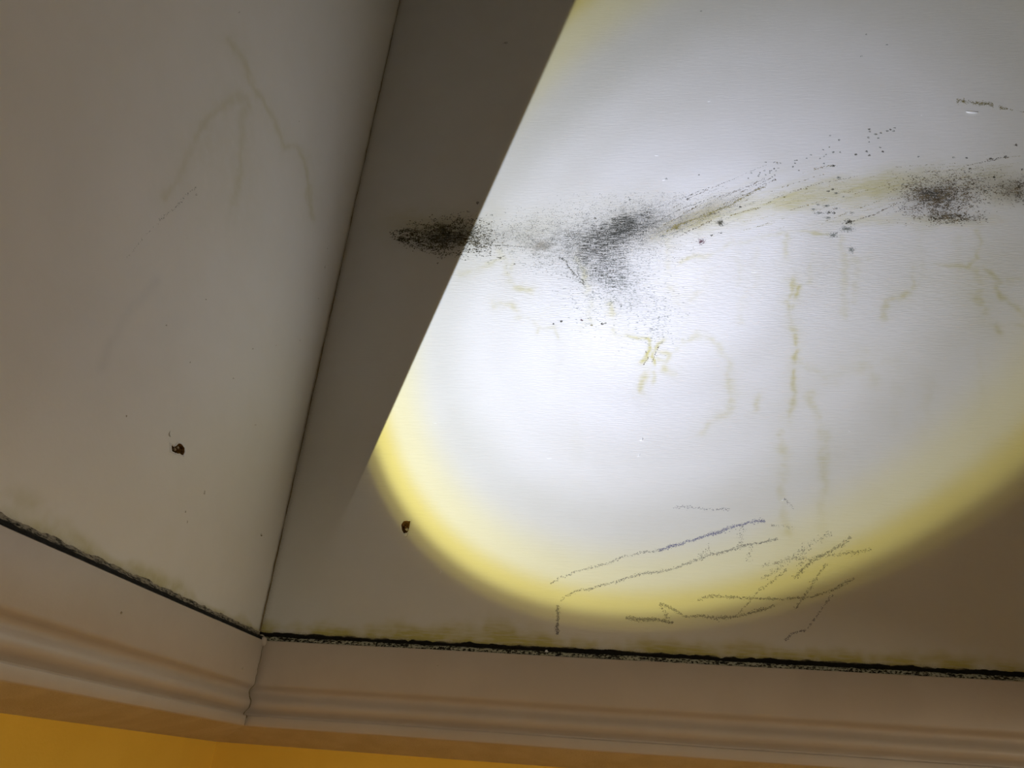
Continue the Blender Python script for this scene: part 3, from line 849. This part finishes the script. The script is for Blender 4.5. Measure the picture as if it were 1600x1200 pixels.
SPOTS = [  # x, y, rx, ry, material, share of cover
    (1125, 348, 8, 5.5, M_MOULD, 1), (1096, 377, 8, 6, M_PURPLE, .75), (1056, 355, 10, 5.5, M_OLIVE, 1), (1036, 369, 4, 3, M_GREY, 1), (1302, 259, 4.5, 2.5, M_MOULD, 1), (1310, 278, 4, 2.5, M_GREY, 1),
    (1301, 296, 3, 1.5, M_MOULD, 1), (1294, 299, 3, 1.6, M_MOULD, 1), (1307, 302, 4, 2, M_GREY, 1), (1157, 323, 2.5, 1.5, M_MOULD, 1), (1112, 368, 2, 1.5, M_MOULD, 1), (1074, 311, 2, 1.5, M_MOULD, 1),
    (1292, 322, 7, 2.5, M_GREY, .8), (1271, 327, 5, 1.8, M_GREY, .9), (1280, 333, 8, 3, M_GREY, .7), (1295, 332, 5, 2, M_MOULD, .9), (1306, 326, 5, 2, M_GREY, .9), (1303, 333, 3, 2, M_MOULD, .9), (1293, 340, 7, 2, M_GREY, .7),
    (1278, 320, 3, 1.8, M_GREY, 1), (1331, 333, 4, 2, M_GREY, .8), (1326, 347, 9, 5, M_MOULD, .75), (1323, 358, 13, 6, M_GREY, .75), (1302, 367, 9, 4.5, M_GREY, .8), (1330, 391, 6, 6.5, M_GREY, .85),
    (1358, 202, 2.2, 1.6, M_MOULD, 1), (1359, 206, 2, 1.4, M_GREY, 1), (1368, 210, 3, 1.6, M_GREY, 1), (1376, 208, 2.2, 1.5, M_GREY, 1), (1386, 205, 2.2, 1.6, M_GREY, 1), (1391, 203, 2, 1.6, M_MOULD, 1), (1398, 200, 2, 1.3, M_GREY, 1),
    (1396, 205, 2.2, 1.6, M_GREY, 1), (1357, 215, 2.2, 1.6, M_GREY, 1), (1358, 222, 1.8, 1.2, M_GREY, 1), (1372, 216, 2, 1.2, M_GREY, 1), (1375, 231, 2, 1.2, M_GREY, 1), (1379, 237, 2.2, 1.7, M_MOULD, 1), (1354, 237, 2.2, 1.7, M_MOULD, 1),
    (1358, 243, 2.2, 1.6, M_MOULD, 1), (1337, 242, 2.4, 2, M_MOULD, 1), (1302, 238, 2.4, 1.6, M_GREY, 1), (1313, 238, 1.8, 1.3, M_GREY, 1), (1311, 219, 2, 1.3, M_GREY, 1), (1297, 212, 1.6, 1.1, M_GREY, 1),
    (1588, 227, 3.5, 2, M_MOULD, 1), (1510, 247, 2, 1.5, M_MOULD, 1), (1515, 264, 2, 1.6, M_MOULD, 1), (1553, 277, 3.4, 2.6, M_MOULD, 1), (1520, 288, 4, 2, M_MOULDB, 1), (1540, 298, 3.6, 1.8, M_MOULD, 1), (1571, 245, 2.4, 1.8, M_MOULD, 1),
    (1548, 248, 2.4, 1.4, M_MOULD, 1), (1592, 293, 2.4, 1.8, M_MOULD, 1), (1597, 265, 2, 1.5, M_MOULD, 1), (1435, 245, 3.5, 1.4, M_GREY, .7), (1490, 246, 3, 1.4, M_GREY, .7), (1386, 70, 2, 1.4, M_GREY, 1), (1354, 54, 1.6, 1.6, M_GREY, .8), (1346, 88, 2.4, 1.6, M_GREY, .6),
    (877, 502, 2.6, 1.8, M_MOULD, 1), (909, 500, 2.4, 1.8, M_PURPLE, 1), (941, 506, 2.6, 2, M_MOULD, 1), (946, 505, 1.8, 1.2, M_MOULD, 1), (865, 506, 1.8, 1.2, M_MOULD, 1), (924, 508, 2.4, 1.4, M_OLIVE, 1), (782, 403, 2.2, 1.6, M_MOULD, 1), (804, 413, 1.6, 1.2, M_MOULD, 1),
    (746, 317, 3, 2.5, M_MOULD, .8), (768, 336, 2.6, 1.6, M_GREY, .8), (732, 330, 3, 2, M_MOULD, .5), (984, 312, 2.4, 1.4, M_GREY, 1), (977, 316, 1.8, 1.2, M_GREY, 1), (930, 341, 2.4, 1.6, M_MOULD, 1), (684, 411, 1.8, 1.2, M_MOULD, .8),
    (790, 67, 6, 4, M_MOULDB, .25), (1092, 273, 2, 1.2, M_GREY, .9), (1041, 279, 2, 1.4, M_GREY, .8), (1095, 17, 2.5, 1.2, M_GREY, .8), (1318, 308, 2, 1.4, M_GREY, .8), (1260, 295, 2, 1.2, M_OLIVE, 1), (1225, 308, 2, 1.2, M_OLIVE, 1),
]
for k in range(34):      # the loose shower of tiny specks above the smear
    t = rng.random()
    SPOTS.append((1165 + 130 * t + rng.normal(0, 6), 276 - 34 * t + rng.normal(0, 8), rng.uniform(1.1, 2.2), rng.uniform(.8, 1.3), M_GREY if rng.random() < .7 else M_MOULD, 1))
for x, y, rx, ry, mt, share in SPOTS:
    n = int(max(7, rx * ry * 5.5 * share))
    a = rng.uniform(0, 2 * math.pi, n); r = np.abs(rng.normal(0, .52, n)) if rx > 3 else np.sqrt(rng.random(n)) * .85
    q = np.stack([x + rx * r * np.cos(a), y + ry * r * np.sin(a)], -1)
    flecks('mould_spot', 'R', q, rng.uniform(.0004, .0009, n) if rx > 2.5 else rng.uniform(.0005, .0009, n), rng.uniform(.45, .8, n), rng.normal(0, .3, n), mt, wall_right)

PENCIL = [
    ([(872, 992), (871, 970), (873, 946)], 4.5, M_PENCIL, 1.0), ([(875, 938), (885, 930), (905, 923), (950, 912), (985, 900), (1050, 888), (1100, 870), (1145, 858), (1180, 850), (1215, 843)], 3, M_PENCIL, .55),
    ([(860, 912), (875, 903), (905, 892), (950, 880), (975, 870), (1040, 858)], 2.4, M_PENCIL, .4), ([(1030, 860), (1080, 845), (1110, 835), (1150, 822), (1195, 813)], 4.2, M_PENCILB, .8),
    ([(1052, 794), (1080, 793), (1140, 797)], 4, M_PENCIL, .22), ([(1030, 942), (1045, 949), (1070, 962), (1130, 966), (1165, 961), (1210, 945)], 4, M_PENCIL, .55),
    ([(1090, 938), (1110, 930), (1130, 931), (1160, 935), (1220, 937), (1270, 932), (1300, 922), (1336, 904)], 3.2, M_PENCIL, .5), ([(978, 965), (1000, 966), (1052, 972)], 4, M_PENCIL, .85),
    ([(1240, 903), (1265, 880), (1300, 860), (1330, 840)], 4.2, M_PENCIL, .5), ([(1190, 882), (1240, 873), (1290, 870), (1362, 858)], 4.5, M_PENCIL, .25), ([(1150, 965), (1170, 940), (1200, 912), (1230, 890)], 3, M_PENCIL, .3),
    ([(1240, 950), (1260, 930), (1275, 905), (1292, 880)], 4, M_PENCIL, .3), ([(1226, 1000), (1236, 990), (1258, 986)], 3, M_PENCIL, .7), ([(1258, 986), (1278, 960), (1300, 928)], 3, M_PENCIL, .28),
    ([(1152, 857), (1160, 832), (1158, 820)], 7, M_PENCIL, .14), ([(1250, 892), (1256, 848)], 8, M_PENCIL, .13), ([(1090, 870), (1112, 855)], 6, M_PENCIL, .12), ([(1190, 905), (1270, 850), (1300, 835)], 8, M_PENCIL, .12),
    ([(1205, 820), (1245, 826)], 3, M_PENCIL, .16), ([(1030, 945), (1048, 968)], 5, M_PENCIL, .22), ([(1170, 880), (1175, 850)], 7, M_PENCIL, .1), ([(1225, 780), (1240, 795)], 4, M_PENCIL, .15),
]
for poly, wd_, mt, dn in PENCIL:
    stroke('pencil_line', 'R', poly, wd_ * 1.2, dn * 1.6, mt, wall_right, (.0003, .0010))

# marks on the left-hand wall
stroke('scratch_mark', 'L', [(308, 291), (292, 307), (272, 325), (250, 345)], 3.2, .30, M_GREY, wall_left, (.0003, .0008))
stroke('scratch_mark', 'L', [(248, 347), (222, 375), (198, 406)], 2.2, .16, M_GREY, wall_left, (.0003, .0007))
for (x, y, rx, ry) in [(508, 418, 1.2, 3), (586, 155, 1.2, 3), (512, 388, 1, 1.2), (374, 19, 1.2, 1), (307, 304, 1.5, 1.5), (467, 190, 1.2, 1), (322, 468, 1, 1), (365, 591, 1, 1), (400, 664, 1.6, 1.4), (198, 650, 1, 2),
                       (320, 770, 1.4, 3.5), (395, 545, 1, 1), (432, 540, 1, 1), (470, 532, 1, 1), (498, 466, 1, 1), (528, 582, 1, 1), (297, 566, 1, 1), (260, 508, .9, .9), (290, 800, 1, 2), (293, 815, 1, 2)]:
    n = int(max(6, rx * ry * 4)); a = rng.uniform(0, 6.28, n); r = np.sqrt(rng.random(n))
    flecks('speck', 'L', np.stack([x + rx * r * np.cos(a), y + ry * r * np.sin(a)], -1), rng.uniform(.0003, .0006, n), .7, rng.uniform(0, 3, n), M_CRACK, wall_left)


# ------------------------------------------------------------------ holes with bare plaster, paint nibs
def crater(side, outline, depth, parent, label):
    """lining of a hole knocked through the paint: torn lip on the wall face, ragged sides, rough floor"""
    c = outline.mean(0)
    rings = [(1.34, -.0002), (1.16, -.0006), (1.02, -.0003), (.86, depth * .5), (.62, depth), (.30, depth * .8)]
    n = len(outline) * 2
    ol = np.stack([np.interp(np.arange(n) / 2, np.arange(len(outline) + 1), np.append(outline[:, k], outline[0, k])) for k in range(2)], -1)
    v, f = [], []
    for s, d in rings:
        for p in ol:
            q = c + (p - c) * (s + (rng.random() - .5) * .10)
            dd = d + (rng.random() - .5) * abs(d) * .5
            rel = (fbm(np.array([q[0] + 3]), np.array([q[1] + 9]), 3.0, 3)[0] - .5) * .0016
            v.append((q[0], dd + rel, q[1]) if side == 'R' else (-dd - rel, -q[0], q[1]))
    v.append((c[0], depth * .6, c[1]) if side == 'R' else (-depth * .6, -c[0], c[1]))
    for r in range(len(rings) - 1):
        for j in range(n):
            f.append((r * n + j, r * n + (j + 1) % n, (r + 1) * n + (j + 1) % n, (r + 1) * n + j))
    f += [((len(rings) - 1) * n + j, (len(rings) - 1) * n + (j + 1) % n, len(v) - 1) for j in range(n)]
    o = mesh_obj('fixing_hole', v, f, [M_HOLE, M_FLAKE], parent, False)
    for i, p in enumerate(o.data.polygons):
        if i < n * 2: p.material_index = 1
    return tag(o, label)


h1 = crater('L', hl, 0.0065, wall_left, 'square hole in the paint showing brown plaster')
h2 = crater('R', hr, 0.0065, wall_right, 'narrow rusty-brown hole in the paint')
c = on_left(np.array([(276.0, 702.0), (282.0, 699.5)]))
lump('plaster_crumb', (-0.0025, c[0][0], c[0][1]), (0.0018, 0.0022, 0.0018), M_PLASTER, h1, 4, 8, 5, .5)
lump('plaster_crumb', (-0.0030, c[1][0], c[1][1]), (0.0018, 0.0020, 0.0016), M_PLASTER, h1, 9, 8, 5, .5)
c = on_right(np.array([(636.0, 827.0), (634.0, 836.0)]))
lump('plaster_crumb', (c[0][0], 0.0012, c[0][1]), (0.0030, 0.0025, 0.0022), M_PLASTER, h2, 6, 8, 5, .5)
lump('paint_nib', (c[1][0], 0.0002, c[1][1]), (0.0034, 0.0010, 0.0030), M_FLAKE, wall_right, 12, 10, 6, .4)


def nib(px, rx, rz, h, rot=0.0, side='R', name='paint_nib', mat=None):
    """a raised curl of loose paint: crescent ridge standing off the wall"""
    p = (on_right(np.array(px, float)) if side == 'R' else on_left(np.array(px, float)) * np.array([-1, 1]))
    n = 9
    v, f = [], []
    rel = (fbm(np.array([p[0] + 3]), np.array([p[1] + 9]), 3.0, 3)[0] - .5) * .0016
    for i in range(n):
        t = i / (n - 1)
        a = math.pi * (1.08 + .84 * t)
        wdt = math.sin(math.pi * min(max(t, .04), .96)) * .42
        for s, d in ((1 + wdt * .4, .0002), (1 - wdt * .1, -h * (.3 + .7 * wdt / .42)), (1 - wdt * 1.1, .0002)):
            x, z = rx * s * math.cos(a), rz * s * math.sin(a)
            x, z = x * math.cos(rot) - z * math.sin(rot), x * math.sin(rot) + z * math.cos(rot)
            v.append((p[0] + x, d + rel, p[1] + z + rz * .6) if side == 'R' else (-d - rel, -(p[0] + x), p[1] + z + rz * .6))
    for i in range(n - 1):
        for j in range(2):
            f.append((i * 3 + j, (i + 1) * 3 + j, (i + 1) * 3 + j + 1, i * 3 + j + 1))
    f += [(0, 1, 2), ((n - 1) * 3, (n - 1) * 3 + 1, (n - 1) * 3 + 2)]
    return mesh_obj(name, v, f, mat or M_FLAKE, wall_right if side == 'R' else wall_left, True)


for px, rx, rz, h, rot in [((1519, 176), .0105, .0045, .0035, -.15), ((1000, 687), .0030, .0050, .0016, .6), ((997, 712), .0028, .0024, .0012, .9), ((1222, 781), .0030, .0030, .0014, .8),
                           ((1329, 674), .0030, .0018, .0010, -.4), ((680, 660), .0032, .0034, .0008, .2), ((858, 716), .0040, .0016, .0008, 0), ((1178, 425), .0050, .0018, .0010, 0), ((1108, 158), .0040, .0022, .0008, .5),
                           ((1037, 281), .0032, .0020, .0008, .3), ((1026, 243), .0038, .0014, .0007, 0), ((683, 897), .0040, .0060, .0007, 1.7), ((1281, 437), .0026, .0014, .0006, 0), ((1440, 180), .0026, .0014, .0006, .6)]:
    nib(px, rx, rz, h, rot)
nib((267, 681), .0034, .0042, .0010, .9, 'L')
nib((409, 836), .0022, .0040, .0007, .2, 'L', 'paint_drip', M_OLIVE)


lx = np.linspace(900, 1385, 60)
lp = on_right(np.stack([lx, 734 - (lx - 900) * .034 + 3 * (fbm(lx / 100, lx * 0, 1.3, 2) - .5)], -1))
lrel = (fbm(lp[:, 0] + 3, lp[:, 1] + 9, 3.0, 3) - .5) * .0016
tag(ribbon('paint_ridge', np.stack([lp[:, 0], lrel - .0001, lp[:, 1]], -1), np.array([0.0, -1.0, 0.0]), np.full(60, .0005), M_RIGHT, wall_right), 'faint straight ridge in the paint')


# nicks in the casing face
def casing_nick(side, a, z, r, label):
    mm = 0.0172
    p = place_side(side, a, mm, z)
    rr = (r, .0007, r * .6) if side == 'R' else (.0007, r, r * .6)
    return tag(lump('paint_nick', p, rr, M_PLASTER, trim_right if side == 'R' else trim_left, 7, 9, 5, .5), label)


casing_nick('L', 0.060, -0.052, .0028, 'small chip in the casing face near the mitre')
casing_nick('L', 0.330, -0.040, .0018, 'tiny chip in the casing face')
casing_nick('R', 0.255, -0.030, .0011, 'tiny dark nick in the casing face')
